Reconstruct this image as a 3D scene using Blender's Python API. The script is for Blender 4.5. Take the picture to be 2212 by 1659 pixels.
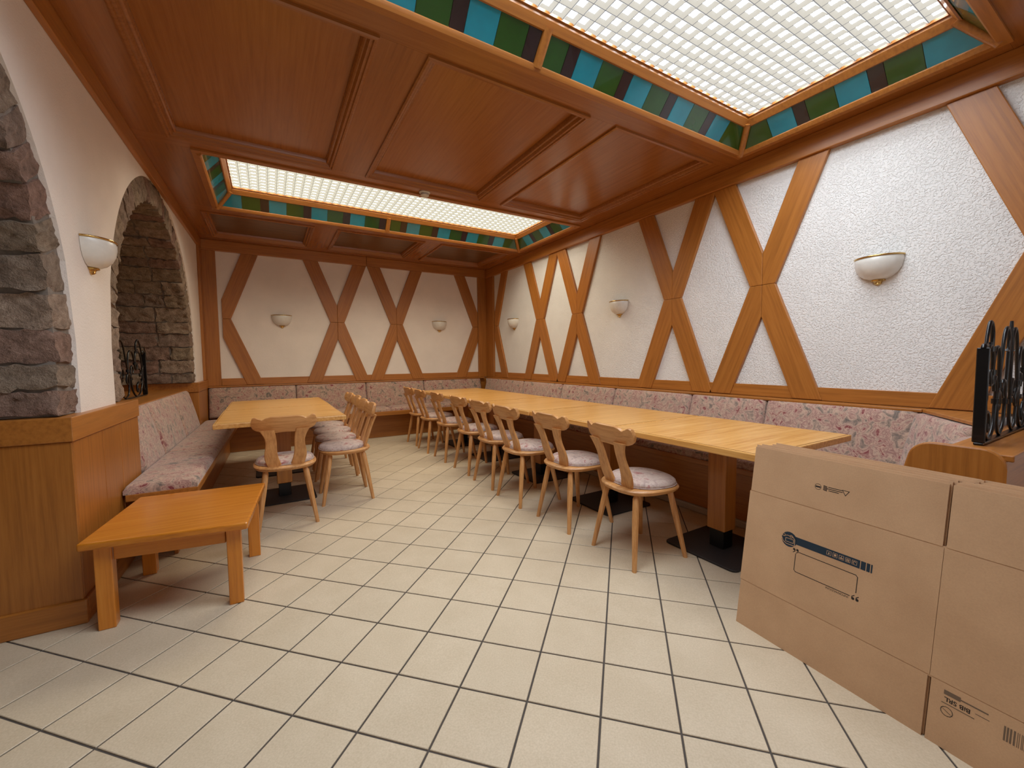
import bpy, bmesh, math, random
from mathutils import Vector, Matrix, noise as mnoise
random.seed(7)
for o in list(bpy.data.objects): bpy.data.objects.remove(o, do_unlink=True)
scene = bpy.context.scene
C = scene.collection
R_ = math.radians
# ------------------------------------------------------------------ camera
W_PX, H_PX, F_PX = 2212.0, 1659.0, 889.7
CAM_H = 1.1856
pitch, roll, yaw = R_(-3.5046), R_(-0.549), R_(30.5)
fw = Vector((math.sin(yaw)*math.cos(pitch), math.cos(yaw)*math.cos(pitch), math.sin(pitch)))
r0 = Vector((math.cos(yaw), -math.sin(yaw), 0)); u0 = r0.cross(fw)
cr = r0*math.cos(roll)+u0*math.sin(roll); cu = -r0*math.sin(roll)+u0*math.cos(roll)
cam_d = bpy.data.cameras.new('camera'); cam = bpy.data.objects.new('camera', cam_d); C.objects.link(cam)
cam.matrix_world = Matrix(((cr.x, cu.x, -fw.x, 0), (cr.y, cu.y, -fw.y, 0), (cr.z, cu.z, -fw.z, CAM_H), (0, 0, 0, 1)))
cam_d.sensor_fit = 'HORIZONTAL'; cam_d.sensor_width = 36.0; cam_d.lens = F_PX/W_PX*36.0
cam_d.clip_start = 0.02; cam_d.clip_end = 100
scene.camera = cam
def px_ray(x, y): return fw + cr*((x-W_PX/2)/F_PX) - cu*((y-H_PX/2)/F_PX)
def px_on_y(x, y, Y):
    d = px_ray(x, y); t = Y/d.y; return Vector((d.x*t, Y, CAM_H+d.z*t))
# ------------------------------------------------------------------ world, light, exposure
world = bpy.data.worlds.new('world'); scene.world = world; world.use_nodes = True
bg = world.node_tree.nodes['Background']; bg.inputs[0].default_value = (0.80, 0.88, 1.0, 1); bg.inputs[1].default_value = 0.6
vs = scene.view_settings
vs.view_transform = 'Standard'; vs.look = 'None'; vs.gamma = 1.0; vs.use_curve_mapping = False; vs.exposure = 0.30
SKY_FLAT, SKY_SIDE = 26.0, 0.96           # near ceiling light: daylight behind a moulded diffuser (flat, side facet; relief painted in the glow)
TUBE_FLAT, TUBE_SIDE = 19.0, 0.80         # far ceiling light: tubes behind the diffuser
FILL_POWER = 18.0
wl = bpy.data.lights.new('rear_fill', 'AREA'); wl.shape = 'RECTANGLE'; wl.size = 3.4; wl.size_y = 1.5; wl.energy = FILL_POWER; wl.color = (1.0, 0.97, 0.93)
wlo = bpy.data.objects.new('rear_fill', wl); C.objects.link(wlo); wlo.location = (1.3, -3.43, 1.65); wlo.rotation_euler = (R_(90), 0, 0)  # unseen fill light added behind the camera to brighten the room
# ------------------------------------------------------------------ helpers
def lin(c):
    def f(v):
        v /= 255.0
        return v/12.92 if v <= 0.04045 else ((v+0.055)/1.055)**2.4
    return (f(c[0]), f(c[1]), f(c[2]), 1.0)
MATS = {}
def new_mat(name):
    m = bpy.data.materials.new(name); m.use_nodes = True; MATS[name] = m
    return m, m.node_tree.nodes, m.node_tree.links, m.node_tree.nodes['Principled BSDF']
def ramp(nodes, stops, interp='LINEAR'):
    r = nodes.new('ShaderNodeValToRGB'); r.color_ramp.interpolation = interp
    els = r.color_ramp.elements
    while len(els) < len(stops): els.new(0.5)
    for e, (p, c) in zip(els, stops): e.position = p; e.color = c
    return r
def coords(nodes, links, scale, rnd=True):
    tc = nodes.new('ShaderNodeTexCoord'); mp = nodes.new('ShaderNodeMapping'); mp.inputs['Scale'].default_value = scale
    links.new(tc.outputs['Object'], mp.inputs['Vector'])
    if rnd:
        oi = nodes.new('ShaderNodeObjectInfo'); mu = nodes.new('ShaderNodeMath'); mu.operation = 'MULTIPLY'; mu.inputs[1].default_value = 37.0
        links.new(oi.outputs['Random'], mu.inputs[0])
        cb = nodes.new('ShaderNodeCombineXYZ')
        for i in range(3): links.new(mu.outputs[0], cb.inputs[i])
        links.new(cb.outputs[0], mp.inputs['Location'])
    return mp.outputs[0]
def noise(nodes, links, vec, scale, detail=4, rough=0.55, dist=0.0):
    n = nodes.new('ShaderNodeTexNoise'); n.inputs['Scale'].default_value = scale; n.inputs['Detail'].default_value = detail
    n.inputs['Roughness'].default_value = rough; n.inputs['Distortion'].default_value = dist
    links.new(vec, n.inputs['Vector']); return n
def bump(nodes, links, h, bsdf, strength, dist):
    b = nodes.new('ShaderNodeBump'); b.inputs['Strength'].default_value = strength; b.inputs['Distance'].default_value = dist
    links.new(h, b.inputs['Height']); links.new(b.outputs[0], bsdf.inputs['Normal'])
def wood(name, dark, mid, light, rough=0.42, coat=0.15, vary=0.10):
    """three materials, one for each grain direction"""
    for ax, sc in (('x', (2.2, 60, 60)), ('y', (60, 2.2, 60)), ('z', (60, 60, 2.2))):
        m, n, l, b = new_mat(name+'_'+ax)
        v = coords(n, l, sc)
        a = noise(n, l, v, 1.0, 4, 0.55, 0.12)
        f = noise(n, l, v, 6.0, 2, 0.5)
        mx = n.new('ShaderNodeMath'); mx.operation = 'MULTIPLY_ADD'; mx.inputs[1].default_value = 0.3
        l.new(f.outputs['Fac'], mx.inputs[0])
        sb = n.new('ShaderNodeMath'); sb.operation = 'SUBTRACT'; sb.inputs[1].default_value = 0.15
        l.new(a.outputs['Fac'], sb.inputs[0]); l.new(sb.outputs[0], mx.inputs[2])
        r = ramp(n, [(0.28, lin(dark)), (0.5, lin(mid)), (0.74, lin(light))])
        l.new(mx.outputs[0], r.inputs[0])
        oi = n.new('ShaderNodeObjectInfo'); mr = n.new('ShaderNodeMapRange'); mr.inputs[3].default_value = 1.0-vary; mr.inputs[4].default_value = 1.0+vary
        l.new(oi.outputs['Random'], mr.inputs[0])
        hs = n.new('ShaderNodeHueSaturation'); l.new(mr.outputs[0], hs.inputs['Value']); l.new(r.outputs[0], hs.inputs['Color'])
        l.new(hs.outputs[0], b.inputs['Base Color'])
        b.inputs['Roughness'].default_value = rough; b.inputs['Coat Weight'].default_value = coat; b.inputs['Coat Roughness'].default_value = 0.25
        bump(n, l, mx.outputs[0], b, 0.12, 0.0008)
def plain(name, col, rough=0.5, metal=0.0, coat=0.0, noise_amt=0.0, nscale=20.0, bmp=0.0, bdist=0.001):
    m, n, l, b = new_mat(name)
    b.inputs['Roughness'].default_value = rough; b.inputs['Metallic'].default_value = metal; b.inputs['Coat Weight'].default_value = coat
    c = lin(col); b.inputs['Base Color'].default_value = c
    if noise_amt or bmp:
        v = coords(n, l, (1, 1, 1)); a = noise(n, l, v, nscale, 5)
        if noise_amt:
            k = lambda f: tuple(min(1.0, x*f) for x in c[:3])+(1,)
            r = ramp(n, [(0.3, k(1-noise_amt)), (0.7, k(1+noise_amt))]); l.new(a.outputs['Fac'], r.inputs[0]); l.new(r.outputs[0], b.inputs['Base Color'])
        if bmp: bump(n, l, a.outputs['Fac'], b, bmp, bdist)
    return m
# ------------------------------------------------------------------ materials
wood('oak', (148, 90, 34), (167, 103, 40), (177, 113, 48), 0.38, 0.2, 0.05)             # wall timbers, wainscot, benches
wood('veneer', (140, 80, 30), (152, 90, 36), (160, 98, 42), 0.26, 0.3, 0.04)
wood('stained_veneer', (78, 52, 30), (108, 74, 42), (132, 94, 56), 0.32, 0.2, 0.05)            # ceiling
wood('beech', (176, 120, 66), (198, 141, 84), (212, 158, 100), 0.42, 0.12, 0.06)         # chairs
wood('table_oak', (190, 130, 60), (214, 157, 84), (229, 178, 108), 0.36, 0.12, 0.05)    # table tops
wood('stool_wood', (184, 108, 28), (204, 124, 35), (212, 135, 44), 0.25, 0.35, 0.03)
plain('grout', (78, 70, 64), 0.9, noise_amt=0.15)
plain('iron', (22, 20, 20), 0.32, 0.35, 0.25, bmp=0.15, nscale=60, bdist=0.002)
plain('base_metal', (48, 42, 40), 0.6, 0.2, noise_amt=0.15, nscale=90, bmp=0.2)
plain('black_shoe', (14, 13, 13), 0.35)
plain('brass', (206, 172, 108), 0.18, 1.0)
plain('sconce_glass', (226, 222, 214), 0.30, coat=0.2, noise_amt=0.05, nscale=26)
plain('detector', (205, 198, 188), 0.5)
plain('skirting', (170, 160, 148), 0.5)
plain('pane_blue', (18, 128, 150), 0.16, coat=0.5, noise_amt=0.12, nscale=9)
plain('pane_green', (30, 72, 20), 0.16, coat=0.5, noise_amt=0.12, nscale=6)
plain('pane_plum', (40, 24, 28), 0.2, coat=0.4, noise_amt=0.12, nscale=9)
plain('caming', (116, 108, 92), 0.4, 0.5)
plain('ink_navy', (20, 42, 58), 0.7)
plain('ink_black', (40, 32, 28), 0.75)
plain('ink_grey', (112, 92, 74), 0.75)
plain('cut_edge', (232, 214, 196), 0.85)  # paler than the card: light from above put into the colour
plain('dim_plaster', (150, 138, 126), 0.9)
plain('window_frame_paint', (215, 210, 200), 0.5)
def mat_tile():
    m, n, l, b = new_mat('tile')
    v = coords(n, l, (1, 1, 1)); a = noise(n, l, v, 160, 3, 0.6); g = noise(n, l, v, 7, 3)
    r = ramp(n, [(0.3, lin((197, 179, 152))), (0.55, lin((207, 189, 163))), (0.8, lin((215, 199, 175)))]); l.new(a.outputs['Fac'], r.inputs[0])
    r2 = ramp(n, [(0.35, (0.94, 0.93, 0.91, 1)), (0.65, (1, 1, 1, 1))]); l.new(g.outputs['Fac'], r2.inputs[0])
    mx = n.new('ShaderNodeMix'); mx.data_type = 'RGBA'; mx.blend_type = 'MULTIPLY'; mx.inputs[0].default_value = 1.0
    l.new(r.outputs[0], mx.inputs[6]); l.new(r2.outputs[0], mx.inputs[7])
    oi = n.new('ShaderNodeObjectInfo'); mr = n.new('ShaderNodeMapRange'); mr.inputs[3].default_value = 0.97; mr.inputs[4].default_value = 1.02
    l.new(oi.outputs['Random'], mr.inputs[0]); hs = n.new('ShaderNodeHueSaturation'); l.new(mr.outputs[0], hs.inputs['Value'])
    l.new(mx.outputs[2], hs.inputs['Color']); l.new(hs.outputs[0], b.inputs['Base Color'])
    b.inputs['Roughness'].default_value = 0.5; bump(n, l, a.outputs['Fac'], b, 0.12, 0.0006)
mat_tile()
def mat_plaster(name, col, bs, scale):
    m, n, l, b = new_mat(name)
    v = coords(n, l, (1, 1, 1), False); a = noise(n, l, v, scale, 3, 0.5, 0.6); g = noise(n, l, v, 3, 3)
    r = ramp(n, [(0.3, lin(tuple(x*0.965 for x in col))), (0.7, lin(col))]); l.new(g.outputs['Fac'], r.inputs[0]); l.new(r.outputs[0], b.inputs['Base Color'])
    b.inputs['Roughness'].default_value = 0.9
    h = ramp(n, [(0.36, (0, 0, 0, 1)), (0.52, (1, 1, 1, 1))]); l.new(a.outputs['Fac'], h.inputs[0]); bump(n, l, h.outputs[0], b, bs, 0.004)
mat_plaster('plaster', (238, 234, 230), 0.75, 82)
mat_plaster('plaster_smooth', (241, 229, 219), 0.22, 90)
def mat_stone():
    m, n, l, b = new_mat('stone')
    v = coords(n, l, (1, 1, 1)); a = noise(n, l, v, 22, 8, 0.7, 0.4); g = noise(n, l, v, 90, 4, 0.7)
    r = ramp(n, [(0.25, lin((98, 86, 78))), (0.42, lin((146, 130, 118))), (0.58, lin((176, 160, 148))), (0.78, lin((206, 194, 182)))]); l.new(a.outputs['Fac'], r.inputs[0])
    oi = n.new('ShaderNodeObjectInfo')
    r2 = ramp(n, [(0.0, lin((232, 198, 186))), (0.35, lin((225, 214, 204))), (0.7, lin((238, 228, 206))), (1.0, lin((255, 240, 226)))]); l.new(oi.outputs['Random'], r2.inputs[0])
    mx = n.new('ShaderNodeMix'); mx.data_type = 'RGBA'; mx.blend_type = 'MULTIPLY'; mx.inputs[0].default_value = 1.0
    l.new(r.outputs[0], mx.inputs[6]); l.new(r2.outputs[0], mx.inputs[7]); l.new(mx.outputs[2], b.inputs['Base Color'])
    b.inputs['Roughness'].default_value = 0.95
    ad = n.new('ShaderNodeMath'); ad.operation = 'ADD'; l.new(a.outputs['Fac'], ad.inputs[0]); l.new(g.outputs['Fac'], ad.inputs[1])
    bump(n, l, ad.outputs[0], b, 0.9, 0.018)
mat_stone(); plain('mortar', (128, 116, 106), 0.95, noise_amt=0.2, nscale=40, bmp=0.5)
def mat_fabric(name, stops, sc, dark):
    m, n, l, b = new_mat(name)
    v = coords(n, l, (1, 1, 1)); a = noise(n, l, v, 10*sc, 4, 0.6, 0.9)
    r = ramp(n, stops); l.new(a.outputs['Fac'], r.inputs[0])
    vo = n.new('ShaderNodeTexVoronoi'); vo.feature = 'DISTANCE_TO_EDGE'; vo.inputs['Scale'].default_value = 42*sc
    nd = noise(n, l, v, 30*sc, 2); mxv = n.new('ShaderNodeMix'); mxv.data_type = 'VECTOR'; mxv.inputs[0].default_value = 0.06
    l.new(v, mxv.inputs[4]); l.new(nd.outputs['Color'], mxv.inputs[5]); l.new(mxv.outputs[1], vo.inputs['Vector'])
    rv = ramp(n, [(0.02, (1, 1, 1, 1)), (0.10, (0, 0, 0, 1))]); l.new(vo.outputs['Distance'], rv.inputs[0])
    g = noise(n, l, v, 14*sc, 2, 0.5); rg = ramp(n, [(0.48, (0, 0, 0, 1)), (0.60, (0.5, 0.5, 0.5, 1))]); l.new(g.outputs['Fac'], rg.inputs[0])
    mu = n.new('ShaderNodeMath'); mu.operation = 'MULTIPLY'; l.new(rv.outputs[0], mu.inputs[0]); l.new(rg.outputs[0], mu.inputs[1])
    mx = n.new('ShaderNodeMix'); mx.data_type = 'RGBA'; mx.inputs[7].default_value = lin(dark)
    l.new(mu.outputs[0], mx.inputs[0]); l.new(r.outputs[0], mx.inputs[6]); l.new(mx.outputs[2], b.inputs['Base Color'])
    b.inputs['Roughness'].default_value = 0.9; b.inputs['Sheen Weight'].default_value = 0.25
    f = noise(n, l, v, 320, 2); bump(n, l, f.outputs['Fac'], b, 0.3, 0.001)
mat_fabric('bench_fabric', [(0.32, lin((104, 94, 86))), (0.41, lin((150, 126, 112))), (0.48, lin((190, 158, 138))), (0.53, lin((146, 106, 98))), (0.59, lin((190, 154, 136))), (0.64, lin((134, 74, 74))), (0.72, lin((122, 42, 46)))], 1.6, (204, 176, 148))
mat_fabric('pad_fabric', [(0.30, lin((140, 124, 120))), (0.42, lin((182, 158, 148))), (0.53, lin((202, 182, 170))), (0.62, lin((178, 138, 130))), (0.70, lin((158, 74, 72)))], 1.6, (150, 120, 116))
def mat_card():
    m, n, l, b = new_mat('cardboard')
    v = coords(n, l, (300, 6, 6), True); a = noise(n, l, v, 1, 2, 0.5)
    v2 = coords(n, l, (1, 1, 1), True); g = noise(n, l, v2, 5, 4); s = noise(n, l, v2, 240, 2)
    r = ramp(n, [(0.3, lin((192, 153, 116))), (0.7, lin((205, 166, 128)))]); l.new(g.outputs['Fac'], r.inputs[0])
    r2 = ramp(n, [(0.3, (0.95, 0.95, 0.95, 1)), (0.7, (1.03, 1.03, 1.03, 1))]); l.new(s.outputs['Fac'], r2.inputs[0])
    mx = n.new('ShaderNodeMix'); mx.data_type = 'RGBA'; mx.blend_type = 'MULTIPLY'; mx.inputs[0].default_value = 1.0
    l.new(r.outputs[0], mx.inputs[6]); l.new(r2.outputs[0], mx.inputs[7]); l.new(mx.outputs[2], b.inputs['Base Color'])
    b.inputs['Roughness'].default_value = 0.8; bump(n, l, a.outputs['Fac'], b, 0.06, 0.001)
mat_card()
def mat_emit(name, col, s):
    m = bpy.data.materials.new(name); m.use_nodes = True; MATS[name] = m
    n = m.node_tree.nodes; b = n['Principled BSDF']; b.inputs['Base Color'].default_value = (0.03, 0.03, 0.03, 1); b.inputs['Roughness'].default_value = 0.5; b.inputs['Specular IOR Level'].default_value = 0.0
    b.inputs['Emission Color'].default_value = lin(col); b.inputs['Emission Strength'].default_value = s
    if s < 2: m.cycles.emission_sampling = 'NONE'
mat_emit('day_flat', (234, 245, 255), SKY_FLAT); mat_emit('day_side', (242, 242, 238), SKY_SIDE*0.92); mat_emit('day_ridge', (200, 200, 205), 0.35); mat_emit('day_side_dim', (232, 226, 212), SKY_SIDE*0.72)  # dim sides: light from one side painted into the facet glow
mat_emit('tube_flat', (255, 246, 222), TUBE_FLAT); mat_emit('tube_side', (255, 250, 228), TUBE_SIDE*0.9); mat_emit('tube_ridge', (205, 196, 180), 0.4); mat_emit('tube_side_dim', (255, 246, 220), TUBE_SIDE*0.74)  # warm set, its dim sides also a painted shade side
m, n, l, b = new_mat('window_glass'); b.inputs['Transmission Weight'].default_value = 1.0; b.inputs['Roughness'].default_value = 0.0; b.inputs['IOR'].default_value = 1.02

class MB:
    def __init__(s): s.v = []; s.f = []; s.mi = []
    def add(s, vs, fs, mi=0):
        o = len(s.v); s.v += [tuple(v) for v in vs]
        for f in fs: s.f.append(tuple(i+o for i in f)); s.mi.append(mi)
        return s
    def box(s, x0, x1, y0, y1, z0, z1, mi=0):
        return s.add([(x0, y0, z0), (x1, y0, z0), (x1, y1, z0), (x0, y1, z0), (x0, y0, z1), (x1, y0, z1), (x1, y1, z1), (x0, y1, z1)],
                     [(3, 2, 1, 0), (4, 5, 6, 7), (0, 1, 5, 4), (1, 2, 6, 5), (2, 3, 7, 6), (3, 0, 4, 7)], mi)
    def prism(s, poly, fn, a, b, mi=0):
        """poly: 2D outline; fn(p, q, t) -> 3D; extruded from t=a to t=b"""
        n = len(poly); vs = [fn(p[0], p[1], a) for p in poly]+[fn(p[0], p[1], b) for p in poly]
        fs = [tuple(range(n)), tuple(range(2*n-1, n-1, -1))]+[(i, i+n, (i+1) % n+n, (i+1) % n) for i in range(n)]
        return s.add(vs, fs, mi)
    def loft(s, rings, cap0=True, cap1=True, closed=True, mi=0):
        n = len(rings[0]); vs = [v for r in rings for v in r]; fs = []
        for k in range(len(rings)-1):
            for i in range(n if closed else n-1):
                j = (i+1) % n; fs.append((k*n+i, k*n+j, (k+1)*n+j, (k+1)*n+i))
        if cap0: fs.append(tuple(range(n-1, -1, -1)))
        if cap1: fs.append(tuple(range((len(rings)-1)*n, len(rings)*n)))
        return s.add(vs, fs, mi)
    def tube(s, path, r, n=8, mi=0):
        path = [Vector(p) for p in path]; rings = []; up = None
        for i, p in enumerate(path):
            t = (path[min(i+1, len(path)-1)]-path[max(i-1, 0)]).normalized()
            if up is None:
                up = t.orthogonal().normalized()
            up = (up-t*up.dot(t)).normalized(); sd = t.cross(up)
            rr = r(i/(len(path)-1)) if callable(r) else r
            rings.append([p+up*(rr*math.cos(2*math.pi*k/n))+sd*(rr*math.sin(2*math.pi*k/n)) for k in range(n)])
        return s.loft(rings, mi=mi)
    def mesh(s, name, bevel=0.0, seg=1, smooth=None):
        me = bpy.data.meshes.new(name); me.from_pydata(s.v, [], s.f)
        bm = bmesh.new(); bm.from_mesh(me)
        bm.faces.ensure_lookup_table()
        for f, mi in zip(bm.faces, s.mi): f.material_index = mi
        bmesh.ops.recalc_face_normals(bm, faces=bm.faces)
        if bevel:
            es = [e for e in bm.edges if len(e.link_faces) == 2 and e.calc_face_angle(0) > 0.6]
            bmesh.ops.bevel(bm, geom=es, offset=bevel, segments=seg, profile=0.5, affect='EDGES', clamp_overlap=True)
        bm.to_mesh(me); bm.free()
        if smooth is not None:
            for p in me.polygons: p.use_smooth = True
            me.set_sharp_from_angle(angle=R_(smooth))
        return me
    def build(s, name, mat, parent=None, bevel=0.0, seg=1, smooth=None, loc=None, rot=None):
        me = s.mesh(name, bevel, seg, smooth)
        return link(name, me, mat, parent, loc, rot)
def link(name, me, mat, parent=None, loc=None, rot=None):
    if mat is not None:
        for mm in (mat if isinstance(mat, (list, tuple)) else [mat]): me.materials.append(MATS[mm])
    o = bpy.data.objects.new(name, me); C.objects.link(o); o.parent = parent
    if loc is not None: o.location = loc
    if rot is not None: o.rotation_euler = rot
    return o
def inst(o, parent=None, loc=None, rot=None, scale=None):
    c = o.copy(); C.objects.link(c); c.parent = parent
    if loc is not None: c.location = loc
    if rot is not None: c.rotation_euler = rot
    if scale is not None: c.scale = scale
    return c
def tag(o, label, cat, group=None):
    o['label'] = label; o['category'] = cat
    if group: o['group'] = group
    return o
def thing(name, label, cat, loc=(0, 0, 0), rz=0.0, group=None):
    o = bpy.data.objects.new(name, None); C.objects.link(o); o.location = loc; o.rotation_euler = (0, 0, rz); o.empty_display_size = 0.1
    return tag(o, label, cat, group)
def copy_tree(o, parent=None):
    c = o.copy(); C.objects.link(c); c.parent = parent
    for ch in list(o.children): copy_tree(ch, c)
    return c
def box(name, mat, parent, x0, x1, y0, y1, z0, z1, bevel=0.003, seg=1):
    """a board, centred on its own origin so that its grain is its own"""
    cx, cy, cz = (x0+x1)/2, (y0+y1)/2, (z0+z1)/2
    return MB().box(x0-cx, x1-cx, y0-cy, y1-cy, z0-cz, z1-cz).build(name, mat, parent, bevel, seg, loc=(cx, cy, cz))
def struct(o): o['kind'] = 'structure'; return o
def arc(c, r, a0, a1, n): return [(c[0]+r*math.cos(a0+(a1-a0)*i/n), c[1]+r*math.sin(a0+(a1-a0)*i/n)) for i in range(n+1)]
def interp(xs, ys, x):
    if x <= xs[0]: return ys[0]
    for i in range(len(xs)-1):
        if x <= xs[i+1]:
            t = (x-xs[i])/(xs[i+1]-xs[i]); t = t*t*(3-2*t); return ys[i]+(ys[i+1]-ys[i])*t
    return ys[-1]

# ================================================================== ROOM
XR, YB, ZC = 3.45, 6.73, 2.77           # right wall, back wall, ceiling
YF = -3.2                               # rear wall behind the camera
XL_FAR = -3.3                           # far side of the room beyond the arches
# ---- floor: grout bed and diagonal tiles
floor = struct(MB().box(XL_FAR, XR+0.1, YF-0.1, YB+0.1, -0.12, -0.004).build('floor', 'grout'))
T, TX, TY = 0.25, 0.246, -9.291
ca, sa = math.cos(R_(45.5)), math.sin(R_(45.5))
def tile_w(tx, ty):
    a, b = tx-TX, ty-TY
    return T*(a*ca+b*sa), T*(-a*sa+b*ca)
g = 0.0035
tb = MB(); hb = T/2-g
rings = [[(sx*(hb-i), sy*(hb-i), z) for sx, sy in ((-1, -1), (1, -1), (1, 1), (-1, 1))] for i, z in ((0, -0.010), (0, -0.0015), (0.0018, 0.0))]
tb.loft(rings)
tile_me = tb.mesh('tile'); tile_me.materials.append(MATS['tile'])
cand = []
for i in range(-45, 46):
    for j in range(-45, 46):
        x, y = tile_w(i+0.5, -j+0.5)
        if -3.1 < x < 3.52 and YF-0.05 < y < YB-0.1:
            d = Vector((x, y, -CAM_H)); dz = d.dot(fw); vis = False; dist = d.length
            if dz > 0.2:
                u, v = W_PX/2+F_PX*d.dot(cr)/dz, H_PX/2-F_PX*d.dot(cu)/dz
                vis = -60 < u < W_PX+60 and v < H_PX+120 and x > -1.3 and not (x > 2.85) and not (y > 6.55) and not (x < -0.85 and y > 2.5)
            cand.append((0 if vis else 1, dist, x, y))
cand.sort()
rz = -R_(45.5)
for k, (nv, d, x, y) in enumerate(cand):
    if k < 300 and not nv:
        o = bpy.data.objects.new('tile', tile_me); C.objects.link(o); o.parent = floor; o.location = (x, y, 0); o.rotation_euler = (0, 0, rz)
rest = MB(); c_, s_ = math.cos(rz), math.sin(rz)
for k, (nv, d, x, y) in enumerate(cand):
    if not (k < 300 and not nv):
        vs_ = [(x+a*c_-b_*s_, y+a*s_+b_*c_, z) for r in rings for a, b_, z in r]
        rest.add(vs_, [(0, 1, 5, 4), (1, 2, 6, 5), (2, 3, 7, 6), (3, 0, 4, 7), (4, 5, 9, 8), (5, 6, 10, 9), (6, 7, 11, 10), (7, 4, 8, 11), (8, 9, 10, 11)])
o = rest.build('tiles_beyond', 'tile', floor); o['kind'] = 'stuff'

# ---- half-timbered walls
def brace_poly(node, zn, sgn, up, zt, zb, w=0.195, k=0.387):
    """one of the four boards of a cross, as (along, z)"""
    ze = zt if up else zb
    dz = abs(ze-zn); o = k*dz; h = w/2; v = zn+(1 if up else -1)*(h/k)
    gap = 0.0008
    return [(node+sgn*gap, zn+(gap if up else -gap)), (node+sgn*h, zn+(gap if up else -gap)), (node+sgn*(o+h), ze), (node+sgn*(o-h), ze), (node+sgn*gap, v)]
def braces(parent, nodes, halves, to3, zn=1.755, zt=2.626, zb=0.866, th=0.03):
    jobs = [(n, s) for n in nodes for s in (-1, 1)]+halves
    for n, s in jobs:
        for up in (True, False):
            poly = brace_poly(n, zn, s, up, zt, zb)
            cx = sum(p[0] for p in poly)/5; cz = sum(p[1] for p in poly)/5
            ang = math.atan(0.387)*s*(1 if up else -1)
            # mesh in the board's own frame: z along the board
            ca_, sa_ = math.cos(ang), math.sin(ang)
            loc = to3(cx, cz, 0)
            base = to3(0, 0, 0); ax_ = (Vector(to3(1, 0, 0))-Vector(base)); nz = (Vector(to3(0, 0, 1))-Vector(base))
            pl = [((p[0]-cx)*ca_-(p[1]-cz)*sa_, (p[0]-cx)*sa_+(p[1]-cz)*ca_) for p in poly]
            mb = MB().prism(pl, lambda p, q, t: (p, t, q), -0.0, th)
            o = mb.build('timber_brace', 'oak_z', parent, bevel=0.004, seg=2)
            zc = Vector((0, 0, 1)); Xd = ax_*ca_ - zc*sa_; Zd = ax_*sa_ + zc*ca_
            o.matrix_local = Matrix(((Xd.x, nz.x, Zd.x, loc[0]), (Xd.y, nz.y, Zd.y, loc[1]), (Xd.z, nz.z, Zd.z, loc[2]), (0, 0, 0, 1)))
# right wall
wr = struct(MB().box(XR, XR+0.15, YF-0.1, YB+0.15, 0, 3.0).build('wall_right', 'plaster'))
to_r = lambda a, z, t: (XR-t, a, z)
braces(wr, [4.996, 4.157, 2.710, 1.855, 0.415, -0.44, -1.885], [(6.38, -1)], to_r)
box('timber_rail', 'oak_y', wr, XR-0.05, XR, YF, YB, 2.626, ZC, 0.006, 2)
for a, b_ in ((YF, 0.60), (0.60, 3.43), (3.43, YB-0.30)): box('timber_rail', 'oak_y', wr, XR-0.022, XR, a+0.001, b_-0.001, 0.862, 0.957, 0.003)
box('timber_post', 'oak_z', wr, XR-0.035, XR, 6.43, YB, 0.862, 2.626, 0.004, 2)
# back wall
wb = struct(MB().box(-1.6, XR, YB, YB+0.15, 0, 3.0).build('wall_back', 'plaster_smooth'))
to_b = lambda a, z, t: (a, YB-t, z)
braces(wb, [0.915, 1.803], [(-0.51, 1), (3.25, -1)], to_b, zt=2.634)
box('timber_rail', 'oak_x', wb, -0.70, 1.355, YB-0.05, YB, 2.634, ZC, 0.006, 2)
box('timber_rail', 'oak_x', wb, 1.358, XR-0.05, YB-0.05, YB, 2.634, ZC, 0.006, 2)
box('timber_rail', 'oak_x', wb, -0.55, 3.255, YB-0.022, YB, 0.862, 0.957, 0.003)
box('timber_post', 'oak_z', wb, -0.705, -0.552, YB-0.035, YB, 0.862, 2.634, 0.004, 2)
box('timber_post', 'oak_z', wb, 3.255, XR-0.035, YB-0.035, YB, 0.862, 2.634, 0.004, 2)

# ---- left wall with two stone-lined arches (own frame: x = into the room, y = along the wall)
LA = math.atan(0.017)
wl_ = bpy.data.objects.new('wall_left', None)
TH = 0.62                                # wall thickness
arches = [(1.40, 1.38, 0.0, True), (4.66, 1.39, 0.87, False)]  # centre, outer radius, sill, passage
ZS = 1.29
def lw(s): return s-2.5
mbw = MB()
def wall_strip(s0, s1, z0f, z1=3.0):
    """plaster between s0 and s1, lower edge given by z0f(s)"""
    n = max(1, int((s1-s0)/0.05)); 
    for i in range(n):
        a, b_ = s0+(s1-s0)*i/n, s0+(s1-s0)*(i+1)/n; za, zb_ = z0f(a), z0f(b_)
        mbw.add([(x, lw(s), z) for x in (-TH, 0) for s, z in ((a, za), (b_, zb_), (b_, z1), (a, z1))],
                [(0, 1, 2, 3), (7, 6, 5, 4), (0, 4, 5, 1), (3, 2, 6, 7)]+([(0, 3, 7, 4)] if i == 0 else [])+([(1, 5, 6, 2)] if i == n-1 else []))
def over(c, r): return lambda s: ZS+math.sqrt(max(0.0, r*r-(s-c)**2))
S_END = YB
wall_strip(YF, arches[0][0]-arches[0][1], lambda s: 0.0)
wall_strip(arches[0][0]-arches[0][1], arches[0][0]+arches[0][1], over(arches[0][0], arches[0][1]))
wall_strip(arches[0][0]+arches[0][1], arches[1][0]-arches[1][1], lambda s: 0.90)
wall_strip(arches[1][0]-arches[1][1], arches[1][0]+arches[1][1], over(arches[1][0], arches[1][1]))
wall_strip(arches[1][0]+arches[1][1], S_END, lambda s: 0.90)
me = mbw.mesh('wall_left'); 
bpy.data.objects.remove(wl_)
wl_ = link('wall_left', me, 'plaster_smooth', None, (-0.80, 2.5, 0), (0, 0, -LA)); struct(wl_)
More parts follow.
